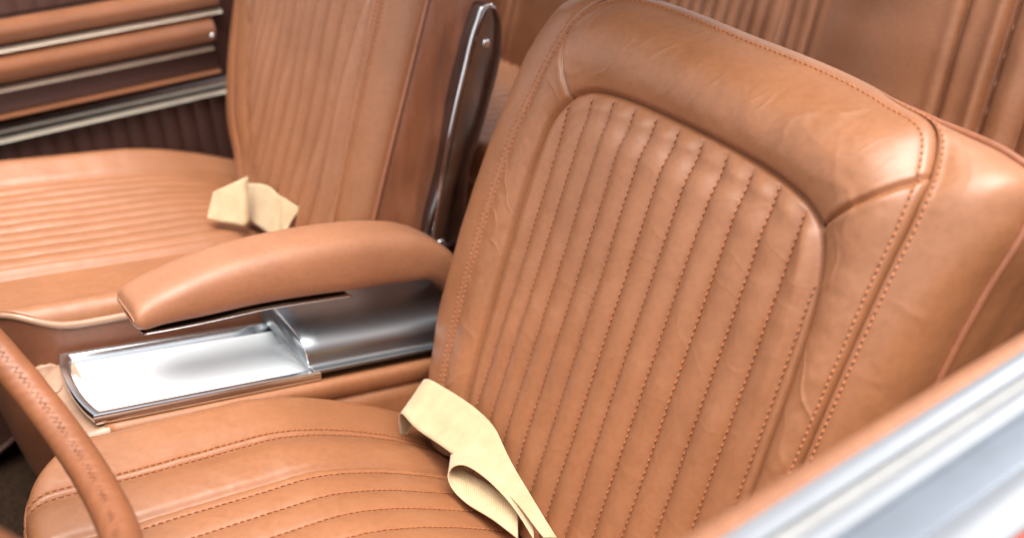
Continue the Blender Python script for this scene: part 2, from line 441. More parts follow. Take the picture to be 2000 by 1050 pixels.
# ------------------------------------------------------------------ seat cushion
def cushion(root, S, T_in, T_out, ins, xr, edge_h, zc, xf, pitch, A, fine=1., roll=.026, stitch=True, wr=.6, side_to=-.12, front_drop=0., seam=True, froll=None):
    """S=(y0,y1) outer sides; surface z = zc(x) + h; xf(y) front edge"""
    cu = bpy.data.objects.new('seat_cushion', None); COL.objects.link(cu); cu.parent = root; cu.empty_display_size = .03
    y0, y1 = S; yc = (y0+y1)/2
    a = np.linspace(0, PI/2, int(26*fine)); e = roll*(1-np.cos(a))
    ys = np.r_[y0+e[:-1], np.linspace(y0+roll, y1-roll, int(420*fine)), (y1-e[:-1])[::-1]]
    nx = int(330*fine)
    def H(y, x, tfr):
        d0 = np.minimum(y-y0, y1-y); d0 = np.clip(d0, 0, None)
        h = -(roll - np.sqrt(np.clip(roll**2 - np.clip(roll-d0, 0, roll)**2, 0, None)))*1.0
        h = h + edge_h(x)*(1 - sstep(0, .085, d0))
        dn = np.minimum(np.abs(y-T_in), np.abs(y-T_out))
        if seam: h = h + .0016*gauss(dn-.0042, .0034) - .0034*gauss(dn, .0016) - .004*gauss(dn, .02)
        bol = ((y < T_in) | (y > T_out))
        dedge = np.where(y < yc, y-ins[0], ins[1]-y)
        pan = (~bol) & (dedge < 0)
        wpan = np.where(y < yc, ins[0]-T_in, T_out-ins[1])
        if seam: h = h + np.where(pan, .007*np.sin(PI*np.clip(-dedge/wpan, 0, 1)), 0)
        h = h - .0046*gauss(dedge, .004)
        inside = dedge > 0
        k = (y - ins[0] - .016)/pitch
        am = A*(1 + .3*fbm(np.floor(k)*3.1, x*10, 2, 91))
        h = h + np.where(inside, am*np.abs(np.sin(PI*k))**.62*sstep(0, .016, dedge), 0)
        # front edge falls over
        fr = roll if froll is None else froll
        h = h - (fr - np.sqrt(np.clip(fr**2 - np.clip(fr-tfr, 0, fr)**2, 0, None))) - front_drop*sstep(.11, 0, tfr)
        h = h + wr*(.0011*fbm(x*14, y*14, 3, 93)*2 + .0004*ridge(x*9 + y*24 + fbm(x*20, y*20, 2, 4)*1.4, x*22 - y*9, 95)*sstep(.0, .05, tfr))
        h = h + wr*.0006*fbm(x*75, y*75, 2, 96)
        return h
    X = np.zeros((len(ys), nx)); XF = np.array([xf(y) for y in ys])
    s = np.linspace(0, 1, nx); s = 1 - (1-s)**1.25
    X = xr + (XF[:, None]-xr)*s[None]
    Y = np.repeat(ys[:, None], nx, 1)
    TF = XF[:, None] - X
    Z = zc(X) + H(Y, X, TF)
    P = np.stack([X, Y, Z], -1)
    grid_obj('cushion_top', P, M['pleat'], cu, flip=True)
    # edge ring: side / front / side, then straight down
    ring = np.concatenate([P[0, :], P[1:-1, -1], P[-1, ::-1]])
    dn = np.linspace(0, 1, 12)[None, :, None]
    nb = np.gradient(ring, axis=0); nb[:, 2] = 0; nb /= np.linalg.norm(nb, axis=1)[:, None]+1e-9
    for _ in range(20): nb[1:-1] = (nb[:-2]+nb[1:-1]*2+nb[2:])/4
    outv = np.stack([nb[:, 1], -nb[:, 0], 0*nb[:, 0]], 1)
    low = ring.copy(); low[:, 2] = side_to
    W = ring[:, None]*(1-dn) + low[:, None]*dn + outv[:, None]*(.007*np.sin(PI*dn) + .002*fbm(np.arange(len(ring))[:, None]*.02, dn[..., 0]*3, 3, 97)[..., None]*np.sin(PI*dn))
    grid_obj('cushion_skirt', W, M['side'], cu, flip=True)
    pth = ring + np.array([0, 0, .0005]); pth = smooth_path(pth[::6], 400)
    for _ in range(0 if seam else 40): pth[1:-1] = pth[1:-1]*.5 + (pth[:-2] + pth[2:])*.25
    tube_obj('piping', pth, .003 if seam else .0046, M['pipe'] if seam else M['beige'], cu)
    if stitch:
        SP, ST, SN = [], [], []; rows = []
        x = np.linspace(xr+.03, .6, 900)
        def row(y):
            fx = xf(y) - .004; xx = x[x < fx]
            yy = np.full_like(xx, y); C = np.stack([xx, yy, zc(xx) + H(yy, xx, xf(y)-xx) + .0014], 1)
            return march(C, np.tile([0, 0, 1.], (len(C), 1)), .0062, rng.random()*.004)
        for y in ([T_in-.0068, T_in+.0068, T_out-.0068, T_out+.0068] if seam else []): rows.append(row(y))
        stitch_rows = [row(ins[0]+.016+pitch*k) for k in range(int((ins[1]-ins[0])/pitch))]
        rows2 = stitch_rows
        if rows:
            stitches('seam_stitching', *[np.concatenate([r[i] for r in rows]) for i in range(3)], M['thread'], cu, length=.0044, r=.0007, slant=.05)
        stitches('pleat_stitching', *[np.concatenate([r[i] for r in rows2]) for i in range(3)], M['thread'], cu)
    return cu

# ================================================================== DRIVER SEAT
driver = thing('bucket_seat', (.2, .385, -.25), 'large tan pleated leather seat in front with a wide smooth headroll and orange stitching', 'car seat', 'tan leather front seats')
KI = [(0, .222, -.03), (.5, .205, .18), (.8, .2025, .315), (.93, .211, .360), (1.0, .226, .381), (1.08, .243, .3915), (1.2, .27, .3975), (1.5, .388, .394), (1.8, .505, .378),
      (1.93, .537, .3665), (2.0, .552, .356), (2.08, .562, .338), (2.2, .571, .305), (2.5, .581, .17), (3.0, .578, -.03)]
KT = [(0, .172, -.03), (.5, .1535, .18), (.8, .158, .345), (.93, .170, .415), (1.0, .179, .450), (1.08, .191, .474), (1.2, .222, .494), (1.5, .395, .486), (1.8, .545, .464),
      (1.93, .594, .4465), (2.0, .610, .416), (2.08, .614, .392), (2.2, .614, .35), (2.5, .612, .22), (3.0, .607, -.03)]
KS = [(0, .13, -.03), (.25, .098, .06), (.5, .086, .16), (.8, .092, .35), (.93, .104, .430), (1.0, .120, .466), (1.08, .146, .486), (1.2, .20, .496), (1.5, .395, .480), (1.8, .565, .457),
      (1.93, .638, .447), (2.0, .664, .436), (2.08, .668, .405), (2.2, .662, .35), (2.5, .655, .22), (3.0, .65, -.03)]
hS = [(0, -.03), (.5, -.034), (.9, -.036), (1.1, -.05), (1.3, -.064), (1.5, -.068), (1.8, -.066), (1.95, -.06), (2.1, -.055), (3, -.055)]
HT_D = [(0, -.004), (.85, -.004), (1.0, -.010), (1.15, -.026), (1.35, -.042), (1.6, -.046), (1.8, -.042), (1.93, -.030), (2.02, -.012), (2.15, -.005), (3, -.004)]
backrest(driver, 0., math.radians(25.28), KI, KT, KS, HT_D, hS, .12, .226, .0307, .011, .0076, M['leather'])

def zc_d(x):
    return .033 + .157*x - .036*np.clip((.2-x)/.12, 0, 1.6)**1.6
def edge_d(x): return .004 - .0*x
def corner(y, y0, y1, xm, depth_, r):
    d = min(y-y0, y1-y); c = 0.
    if d < r: c = depth_*(1 - math.sqrt(max(0, 1 - ((r-d)/r)**2)))
    return xm - .018*((y-(y0+y1)/2)/((y1-y0)/2))**2 - c
cushion(driver, (.098, .675), .178, .597, (.247, .528), -.06, lambda x: .012*np.ones_like(x), zc_d,
        lambda y: corner(y, .098,   .675, .430, .09, .085), .0325, .0036)

# ================================================================== PASSENGER SEAT
passenger = thing('bucket_seat', (.2, -.35, -.25), 'tan pleated leather seat in back beyond the console, chrome hinge arm on its side', 'car seat', 'tan leather front seats')
KI = [(0, -.10, .03), (.5, -.128, .2), (.8, -.143, .38), (.93, -.155, .43), (1.0, -.175, .455), (1.2, -.22, .47), (1.5, -.33, .468), (1.8, -.46, .455), (2.0, -.523, .42), (2.2, -.523, .37), (2.35, -.49, .295),
      (2.5, -.456, .22), (2.75, -.395, .15), (3.0, -.33, .06)]
KT = [(0, -.108, .03), (.5, -.123, .2), (.8, -.129, .40), (.93, -.132, .48), (1.0, -.137, .51), (1.2, -.18, .55), (1.5, -.33, .55), (1.8, -.5, .53), (2.0, -.58, .48), (2.2, -.583, .39), (2.35, -.56, .29),
      (2.5, -.522, .20), (2.75, -.45, .125), (3, -.38, .03)]
KS = [(0, -.073, .02), (.5, -.080, .2), (.8, -.088, .42), (.93, -.095, .50), (1.0, -.104, .53), (1.2, -.15, .58), (1.5, -.33, .585), (1.8, -.53, .565), (2.0, -.635, .50), (2.2, -.645, .39), (2.35, -.632, .27),
      (2.5, -.597, .18), (2.75, -.52, .11), (3, -.43, .02)]
hS = [(0, -.03), (.5, -.034), (1.1, -.05), (1.5, -.06), (2.1, -.045), (3, -.04)]
_, BP = backrest(passenger, .02, math.radians(22), KI, KT, KS, -.016, hS, .112, -.160, -.033, -.004, .016, M['pipe'], fine=.55, sgn=-1, wr=.25, boxwr=2.2)
cushion(passenger, (-.665, -.075), -.60, -.30, (-.60, -.245), -.12, lambda x: .034*np.ones_like(x),
        lambda x: .068 + .157*x - .02*np.clip((.1-x)/.12, 0, 1.5)**1.6, lambda y: corner(y, -.665, -.075, .40, .06, .07), .0315, .0075, fine=.55, roll=.03, front_drop=.0, froll=.004, side_to=-.10, seam=False)

# chrome hinge arm with two screws on the passenger seat's side
prof = np.array([(-.246, .379), (-.254, .381), (-.264, .376), (-.270, .361), (-.270, .326), (-.242, .244), (-.209, .174), (-.168, .069), (-.136, .072), (-.167, .182), (-.188, .247), (-.209, .303), (-.233, .36)])
cx = prof.mean(0)
ring = smooth_path(np.r_[prof, prof[:1]], 120)[:-1]
def plate(prof, layers):
    n = len(prof); rows = []
    for (y, inset) in layers:
        T = np.roll(prof, -1, 0) - np.roll(prof, 1, 0); T /= np.linalg.norm(T, axis=1)[:, None]
        nrm = np.stack([-T[:, 1], T[:, 0]], 1)
        sg = np.sign(np.sum(nrm*(prof.mean(0)-prof), 1).mean()); q = prof + nrm*sg*inset
        rows.append(np.stack([q[:, 0], np.full(n, y), q[:, 1]], 1))
    mb = MB(); mb.grid(np.array(rows), wrap=True); mb.F.append(tuple((len(rows)-1)*n + i for i in range(n)))
    return mb
arm = plate(ring, [(-.085, 0), (-.058, 0), (-.054, .0012), (-.052, .004), (-.0535, .0065), (-.0545, .008)]).obj('hinge_arm', M['dchrome'], passenger)
br_edge = tube_obj('hinge_edge', np.c_[smooth_path([(-.256, .379), (-.246, .3795), (-.233, .36), (-.209, .303), (-.188, .247), (-.167, .182), (-.136, .075)], 60)][:, [0, 1, 1]]*np.array([1, 0, 1]) + np.array([0, -.054, 0]), .0028, M['chrome'], arm)
for (x, z) in ((-.246, .332), (-.153, .079)):
    mb = MB(); a = np.arange(20)/20*2*PI
    rows = [np.stack([x + r*np.cos(a), np.full(20, y), z + r*np.sin(a)], 1) for r, y in ((.006, -.057), (.006, -.0535), (.0048, -.0522), (.0025, -.0516), (.001, -.0522))]
    mb.grid(np.array(rows), wrap=True); mb.F.append(tuple(80+i for i in range(20)))
    mb.obj('screw', M['chrome'], arm)

# ================================================================== REAR SEAT
rear = thing('rear_seat', (-.75, -.1, -.25), 'dim brown rear bench with pleated panels, behind the big front seat', 'rear seat')
tr = math.radians(20); UR = np.array([-math.sin(tr), 0, math.cos(tr)]); NR = np.array([math.cos(tr), 0, math.sin(tr)])
def rear_h(y, L):
    h = .012*np.ones_like(y)
    pl_ = lambda a, b, pitch, A: np.where((y > a) & (y < b), A*np.abs(np.sin(PI*(y-a)/pitch))**.6 - .004, 0)
    h = h + pl_(-.30, .072, .0248, .011) + pl_(-1.0, -.62, .0248, .011)
    yy = y - (L-.34)*-.05
    for s, wd, dp in ((.082, .006, .008), (.128, .004, .007), (.335, .004, .008), (.388, .006, .012), (-.31, .006, .008), (-.55, .006, .008)):
        h = h - dp*gauss(yy-s, wd) + .003*gauss(np.abs(yy-s)-.012, .008)
    h = h + np.where(yy > .392, .016*np.abs(np.sin(PI*(yy-.392)/.045)) - .01, 0)
    h = h + .006*fbm(y*7, L*7, 3, 120) + .02*np.sin(PI*np.clip((y-.13)/.2, 0, 1))*(y > .13)*(y < .33)
    return h
ys = np.linspace(-.72, .70, 900); Ls = np.linspace(-.12, .52, 160)
Yg, Lg = np.meshgrid(ys, Ls, indexing='ij')
hh = rear_h(Yg, Lg) - .05*sstep(.46, .52, Lg)
P = np.array([-.55, 0, 0]) + Yg[..., None]*np.array([0, 1, 0]) + Lg[..., None]*UR + (hh)[..., None]*NR
rb = grid_obj('rear_backrest', P, M['leather'], rear, flip=False)
xs = np.linspace(0, 1, 120); Yg, Xg = np.meshgrid(np.linspace(-.70, .70, 500), xs, indexing='ij')
Zg = .135 + .035*Xg - .05*sstep(.85, 1, Xg)**2 + .007*np.abs(np.sin(PI*Yg/.028))**.6*((np.abs(Yg+.35) < .25) | (np.abs(Yg-.35) < .25)) + .004*fbm(Yg*8, Xg*5, 2, 50)
P = np.stack([-.60 + .36*Xg, Yg, Zg], -1)
sk = P[:, -1].copy(); sk[:, 2] = -.25
P = np.concatenate([P, (P[:, -1:]*.5 + sk[:, None]*.5), sk[:, None]], 1)
grid_obj('rear_cushion', P, M['leather'], rear, flip=True)

# ================================================================== CENTRE CONSOLE
console = thing('centre_console', (.15, .01, -.25), 'low tan console with a bright metal tray and padded armrest between the seats', 'console')
zt = lambda x: .0305 + .2055*x            # rim plane of the tray
YN, YF, XF_, XB = .083, -.064, .337, .100
def tray_ring(inset, dz, x0=XB-.006):
    pts = []
    n = 14
    for i in range(n):                    # front edge bows forward a little, corners rounded
        s = i/(n-1); y = YF + inset + (YN - YF - 2*inset)*s
        pts.append((XF_ - inset - .004*abs(2*s-1)**3 + .004*(1-(2*s-1)**2), y))
    for i in range(10):
        s = i/9; pts.append((XF_ - inset - .006 - (XF_ - inset - .006 - x0)*s, YN-inset))
    for i in range(10):
        s = i/9; pts.append((x0, YN - inset - (YN-YF-2*inset)*s))
    for i in range(10):
        s = i/9; pts.append((x0 + (XF_ - inset - .006 - x0)*s, YF+inset))
    p = np.array(pts); return np.stack([p[:, 0], p[:, 1], zt(p[:, 0]) + dz], 1)
rows = [tray_ring(.0012, -.012), tray_ring(0, -.008), tray_ring(0, -.002), tray_ring(.0012, 0), tray_ring(.0065, 0), tray_ring(.0085, -.0012), tray_ring(.0105, -.0095), tray_ring(.0115, -.011)]
mb = MB(); mb.grid(np.array(rows), wrap=True)
tr_o = mb.obj('tray', M['traychrome'], console)
rows = [tray_ring(.011, -.0105), tray_ring(.0185, -.0135), tray_ring(.022, -.0158), tray_ring(.036, -.0162)]
mb = MB(); mb.grid(np.array(rows), wrap=True); n = len(rows[0]); mb.F.append(tuple((len(rows)-1)*n + i for i in range(n)))
mb.obj('tray_floor', M['satin'], tr_o)
try: tr_o.data.set_sharp_from_angle(angle=math.radians(50))
except Exception: pass
# rear cover: rounded lid that the tray runs into
def cov_prof(x, k):
    a = np.linspace(0, 1, 40)
    z0 = zt(x)
    pr = [(YN-.0012, -.004), (YN-.0015, .001), (YN-.008, .002), (YN-.011, .006), (YN-.011, .014), (YN-.012, .024), (YN-.018, .034), (YN-.030, .0405), (YN-.05, .044), (0, .047), (-.03, .046), (-.05, .040), (YF+.004, .03), (YF, .012), (YF, -.004)]
    pr = hermite([(i, *p) for i, p in enumerate(pr)], np.linspace(0, len(pr)-1, 90))
    return np.stack([np.full(90, x), pr[:, 0], z0 + pr[:, 1]*k], 1)
rows = [cov_prof(XB+.0006, .70), cov_prof(XB+.002, .82)] + [cov_prof(x, .86) for x in np.linspace(XB, -.24, 20)]
rows[0] = rows[0]*1.
mb = MB(); mb.grid(np.array(rows)); mb.F.append(tuple(range(90)))
co = mb.obj('tray_cover', M['cover'], console)
# thin bright lip round the cover's mouth
C = cov_prof(XB+.0022, .86)[14:-8]; tube_obj('cover_lip', C, .0011, M['chrome'], co, k=8)
# padded body below the tray
def body_prof(x, f=1.):
    z = zt(x)
    pr = [(YN-.016, -.0185), (YN-.002, -.0135), (YN+.003, -.0145), (YN+.006, -.022), (YN+.005, -.034), (YN+.001, -.040), (YN-.003, -.0415), (YN+.004, -.044), (YN+.007, -.055), (YN+.006, -.16), (YN, -.28),
          (YF, -.28), (YF-.006, -.16), (YF-.006, -.05), (YF-.003, -.0415), (YF-.006, -.03), (YF-.004, -.0145), (YF+.002, -.0135), (YF+.016, -.0185)]
    pr = np.array(pr); c = np.array([(YN+YF)/2, -.03]); pr = c + (pr-c)*np.array([f, 1])
    return np.stack([np.full(len(pr), x), pr[:, 0], z + pr[:, 1]], 1)
rows = [body_prof(x) for x in np.linspace(-.26, .325, 60)]
mb = MB(); mb.grid(np.array(rows)[::-1], wrap=True); mb.F.append(tuple(range(len(rows[0]))))
mb.obj('console_body', M['leather'], console)
# pale padded nose
nose = []
for i, a in enumerate(np.linspace(0, PI/2, 14)):
    x = .322 + .037*math.sin(a); f = .72 + .29*math.cos(a)**.8
    z = zt(.33)
    pr = smooth_path([(YN+.004, -.016), (YN+.008, -.03), (YN+.006, -.06), (YN-.004, -.085), (.01, -.095), (YF+.004, -.085), (YF-.006, -.06), (YF-.008, -.03), (YF-.004, -.016), (.01, -.0195), (YN+.004, -.016)], 60)[:-1]
    c = np.array([.01, -.05]); pr = c + (pr-c)*np.array([f, .78 + .22*math.cos(a)])
    nose.append(np.stack([np.full(59, x), pr[:, 0], z + pr[:, 1]], 1))
mb = MB(); mb.grid(np.array(nose), wrap=True); mb.F.append(tuple(13*59 + i for i in range(59)))
no = mb.obj('console_nose', M['beige'], console)
tube_obj('nose_seam', np.array([r[6] for r in nose]), .0012, M['side'], no, k=6)
# chrome-lined ash cup ahead of the nose
rows = []
for r, dz in ((.030, -.05), (.033, -.01), (.034, .0), (.032, .003), (.029, 0), (.027, -.02), (.0, -.024)):
    a = np.arange(30)/30*2*PI; rows.append(np.stack([.352 + .55*r*np.cos(a), -.047 + r*np.sin(a), .082 + dz + 0*a], 1))
mb = MB(); mb.grid(np.array(rows), wrap=True); mb.obj('ash_cup', M['beige'], console)

# armrest
top = [(.2665, .165), (.262, .176), (.245, .184), (.223, .1885), (.167, .1945), (.107, .1925), (.045, .185), (-.02, .171), (-.073, .151), (-.113, .118), (-.135, .08), (-.150, .03)]
bot = [(.2672, .160), (.2662, .155), (.262, .1505), (.240, .1475), (.199, .141), (.131, .132), (.075, .121), (.021, .109), (-.035, .098), (-.082, .085), (-.105, .06), (-.12, .02)]
tc, bc = smooth_path(top, 120), smooth_path(bot, 120)
rows = []
yN, yF = .054, -.028
for i in range(120):
    (xt, zt_), (xb, zb) = tc[i], bc[i]
    s = i/119; k = 48; a = np.arange(k)/k*2*PI
    endk = min(1, .78 + .22*(1-(1-min(1, s/.035))**2)**.5)
    ex = .55
    ca = np.sign(np.cos(a))*np.abs(np.cos(a))**ex; sa = np.sign(np.sin(a))*np.abs(np.sin(a))**ex
    hw = (yN-yF)/2*(.94+.1*math.sin(PI*min(1, s*1.1)))*endk
    yc = (yN+yF)/2
    # top narrower than bottom, side leans in
    y = yc + hw*ca*(1 - .10*(sa > 0)*np.abs(sa))
    q = (sa+1)/2
    rows.append(np.stack([xb + (xt-xb)*q, y, zb + (zt_-zb)*q], 1))
mb = MB(); mb.grid(np.array(rows), wrap=True); mb.F.append(tuple(range(48)))
ar = mb.obj('armrest', M['soft'], console)
strip = smooth_path([(.262, .1505), (.240, .1465), (.199, .140), (.131, .131), (.075, .120), (.03, .1105)], 60)
P = np.zeros((60, 8, 3)); a = np.arange(8)/8*2*PI
P[..., 0] = strip[:, 0, None]; P[..., 1] = .0485 + .004*np.cos(a); P[..., 2] = strip[:, 1, None] - .0006 + .0011*np.sin(a)
mb = MB(); mb.grid(P, wrap=True); mb.F += [tuple(range(8)), tuple(59*8+i for i in range(8))]; mb.obj('armrest_strip', M['traychrome'], ar)
# metal underside plate
P = np.zeros((60, 2, 3)); P[..., 0] = strip[:, 0, None]; P[:, 0, 1] = .046; P[:, 1, 1] = -.02; P[..., 2] = strip[:, 1, None] - .0012
grid_obj('armrest_underside', P, M['dchrome'], ar)

# ================================================================== STEERING WHEEL
wc = np.array([.46, .37, .40]); tl = math.radians(25); R_ = .215
wheel = thing('steering_wheel', tuple(wc), 'tan leather wrapped steering wheel rim in front of the big seat', 'steering wheel')
wn = np.array([-math.cos(tl), 0, math.sin(tl)]); wu = np.array([math.sin(tl), 0, math.cos(tl)]); wr_ = np.array([0, 1., 0])
na, nb_ = 720, 36
A_, B_ = np.meshgrid(np.arange(na)/na*2*PI, np.arange(nb_)/nb_*2*PI, indexing='ij')
rad = wr_*np.cos(A_)[..., None] + wu*np.sin(A_)[..., None]
# finger scallops and lacing on the far inner side
inner = np.clip(np.cos(B_ - PI*.92), 0, 1)
rr = .0132 + .0004*np.sin(A_*46)*inner**6 + .00025*np.sin(A_*140 + B_*5)*inner**2 + .0003*fbm(A_*12, B_, 2, 8)
P = wc + rad*(R_ + rr*np.cos(B_))[..., None] + wn*(rr*np.sin(B_))[..., None]
F = grid_faces(na, nb_, wrap=True); i = np.arange(nb_)
F = np.r_[F, np.stack([(na-1)*nb_+i, (na-1)*nb_+(i+1) % nb_, (i+1) % nb_, i], 1)]
mesh_obj('rim', P, F, M['rim'], wheel)
SPOKES = [math.radians(v) for v in (75, 105)]
# lacing thread: zigzag along the inner rim
A1 = np.arange(0, 2*PI, .0135); SPt = []; STt = []; SNt = []
for j, a in enumerate(A1):
    rd = wr_*math.cos(a) + wu*math.sin(a); tg = -wr_*math.sin(a) + wu*math.cos(a); b = PI*.90
    nn = rd*math.cos(b) + wn*math.sin(b); SPt.append(wc + rd*R_ + nn*.0134); SNt.append(nn)
    cr = np.cross(nn, tg); STt.append(cr + tg*(.9 if j % 2 else -.55))
stitches('lacing', np.array(SPt), np.array(STt), np.array(SNt), M['rim'], wheel, length=.006, r=.0003, slant=0)
for a in SPOKES:
    rd = wr_*math.cos(a) + wu*math.sin(a)
    tube_obj('spoke', np.array([wc - wn*.03 + rd*.03, wc - wn*.022 + rd*.10, wc + rd*.207]), [.012, .009, .008], M['chrome'], wheel)
rows = []
for r, d in ((.001, .008), (.028, .006), (.042, -.004), (.046, -.025), (.040, -.06), (.03, -.26)):
    a = np.arange(40)/40*2*PI; rows.append(wc + wn*(d-.02) + r*(np.cos(a)[:, None]*wr_ + np.sin(a)[:, None]*wu))
mb = MB(); mb.grid(np.array(rows), wrap=True); mb.obj('hub', M['dark'], wheel)

# ================================================================== SEAT BELTS
def ribbon(name, near, far, n, mat, parent=None, th=.0014, soft=25):
    a, b = smooth_path(near, n), smooth_path(far, n)
    for _ in range(soft):
        for c_ in (a, b): c_[1:-1] = c_[1:-1]*.5 + (c_[:-2] + c_[2:])*.25
    w = np.linspace(0, 1, 14)[None, :, None]
    S_ = a[:, None]*(1-w) + b[:, None]*w
    N_ = np.cross(np.gradient(S_, axis=0), np.gradient(S_, axis=1)); N_ /= np.linalg.norm(N_, axis=-1)[..., None] + 1e-12
    tp = S_ + N_*th/2; bt = (S_ - N_*th/2)[:, ::-1]
    P = np.concatenate([tp, bt], 1)
    d = np.r_[0, np.cumsum(np.linalg.norm(np.diff(a, axis=0), axis=1))]
    uvr = np.r_[np.linspace(0, .048, 14), np.linspace(.048, 0, 14)]
    uv = np.stack([np.repeat(d[:, None], 28, 1), np.repeat(uvr[None], n, 0)], -1)
    k = 28; F = [tuple(f) for f in grid_faces(n, k, wrap=True)] + [tuple(range(k)), tuple((n-1)*k + i for i in range(k))]
    return mesh_obj(name, P, F, mat, parent, uv=uv)
belt = thing('seat_belt', (.03, .25, .0), 'cream webbing belt looped in the crease of the big front seat', 'seat belt', 'cream seat belts')
BELT_MAIN = True
# (edge points are filled in below from measured seat coordinates)
top_e = [(.006, .152, .000), (.0045, .1545, .036), (.0035, .1591, .042), (-.0011, .1874, .0446), (-.0048, .2241, .0468), (-.0062, .2622, .0475), (-.004, .2921, .0463), (.0028, .3145, .0423), (.0099, .3404, .0383), (.0174, .3763, .0339), (.0245, .4101, .0298), (.0302, .4394, .0265)]
bot_e = [(.041, .160, -.030), (.042, .164, .012), (.0425, .1698, .0194), (.0443, .1988, .0184), (.0407, .2417, .0205), (.0368, .2862, .0227), (.0338, .3199, .0245), (.0328, .3412, .025), (.0317, .3573, .0257), (.0312, .3722, .026), (.0344, .4031, .0241), (.0373, .4284, .0225)]
ribbon('lap_strap', bot_e, top_e, 120, M['belt'], belt)
nearL = [(.0504, .4057, .012), (.0534, .3656, .010), (.061, .3272, .010), (.0623, .308, .014), (.0614, .299, .022), (.056, .2987, .032), (.0476, .305, .035), (.0404, .3263, .034), (.0375, .3531, .031), (.0381, .3837, .027), (.0432, .4205, .020)]
farL = [(x-.026, y-.038, z + (.001 if i < 4 else -.004 if i == 4 else -.013)) for i, (x, y, z) in enumerate(nearL)]
ribbon('strap_loop', nearL, farL, 140, M['belt'], belt)

belt2 = thing('seat_belt', (-.01, -.4, .07), 'crumpled cream belt end lying on the far seat by its backrest', 'seat belt', 'cream seat belts')
ribbon('strap_end', [(.0774, -.3079, .0978), (.0675, -.2897, .0962), (.0524, -.274, .0938), (.0419, -.2603, .0922), (.035, -.264, .0925)], [(.0587, -.3162, .1306), (.0495, -.304, .1375), (.0335, -.2938, .1449), (.022, -.2847, .1516), (.016, -.288, .151)], 70, M['belt'], belt2, th=.002)
ribbon('strap_fold', [(.0245, -.3219, .0836), (.0233, -.2908, .0834), (.0194, -.2527, .0828), (.0127, -.2211, .0817), (.004, -.218, .082)], [(.0123, -.3386, .1227), (.0064, -.3096, .131), (-.0052, -.2702, .1362), (-.0122, -.2325, .1259), (-.019, -.228, .121)], 80, M['belt'], belt2, th=.002)
ribbon('strap_tail', [(-.0006, -.2116, .1418), (.005, -.2028, .122), (.0099, -.196, .106), (.0146, -.1894, .0907), (.016, -.188, .08)], [(-.0183, -.1893, .1251), (-.0063, -.1908, .1148), (.0039, -.1909, .1043), (.0111, -.1869, .0905), (.013, -.186, .08)], 60, M['belt'], belt2, th=.002)

# ================================================================== FAR DOOR
far_door = thing('car_door', (.1, -.75, -.25), 'far brown door with horizontal tan padding and bright metal strips, beyond the back seat', 'car door')
Yd = -.735
extrude_x('door_panel', [(-.76, -.28), (-.76, .43), (-.80, .45), (-.86, .45), (-.86, -.28)], -.9, .75, M['dark'], far_door)
# vertical ribs on the lower panel
xs = np.linspace(-.5, .7, 900); zs = np.linspace(-.25, .13, 6)
Xg, Zg = np.meshgrid(xs, zs, indexing='ij')
grid_obj('ribbed_panel', np.stack([Xg, -.756 + .005*np.abs(np.sin(PI*Xg/.03))**.6, Zg], -1), M['dark'], far_door)
grid_obj('ribbed_panel', np.stack([Xg, -.757 + .003*np.abs(np.sin(PI*Xg/.03))**.6, .335 + (Zg+.25)*.22], -1), M['dark'], far_door)
def roll(z0, z1, y0, out, n=14, p=.7):
    s = np.linspace(0, 1, n); pr = [(y0 + out*math.sin(PI*v)**p, z0 + (z1-z0)*v) for v in s]
    return [(y0-.012, z0)] + pr + [(y0-.012, z1)]
XE = -.118
extrude_x('upper_pad', roll(.289, .327, -.752, .016), XE-.02, .75, M['dchrome_warm'] if 'dchrome_warm' in M else M['trim'], far_door, smooth=True)
extrude_x('bright_strip', [(-0.759, 0.279), (-0.747, 0.279), (-0.7350, 0.2802), (-0.7428, 0.2855), (-0.759, 0.2855)], XE-.02, .75, M['cream_metal'], far_door)
extrude_x('middle_pad', roll(.229, .279, -.752, .024), XE, .75, M['trim'], far_door, smooth=True)
extrude_x('bright_strip', [(-0.758, 0.2185), (-0.746, 0.2185), (-0.7330, 0.2197), (-0.7414, 0.2245), (-0.758, 0.2245)], XE+.006, .75, M['cream_metal'], far_door)
extrude_x('dark_recess', [(-.756, .183), (-.749, .184), (-.752, .217), (-.756, .219)], XE, .75, M['dark'], far_door)
extrude_x('thin_pad', roll(.172, .182, -.750, .012), XE, .75, M['trim'], far_door, smooth=True)
extrude_x('smoked_band', roll(.146, .171, -.752, .008), XE-.01, .75, M['dchrome'], far_door, smooth=True)
extrude_x('bright_strip', [(-0.76, 0.1375), (-0.748, 0.1375), (-0.7350, 0.1387), (-0.7434, 0.1435), (-0.76, 0.1435)], XE-.012, .75, M['cream_metal'], far_door)
for x, z in ((-.110, .246),):
    mb = MB(); a = np.arange(16)/16*2*PI
    rows = [np.stack([x + r*np.cos(a), np.full(16, y), z + r*np.sin(a)], 1) for r, y in ((.0045, -.75), (.0045, -.728), (.003, -.724), (.0008, -.723))]
    mb.grid(np.array(rows), wrap=True); mb.F.append(tuple(48+i for i in range(16))); mb.obj('screw', M['chrome'], far_door)

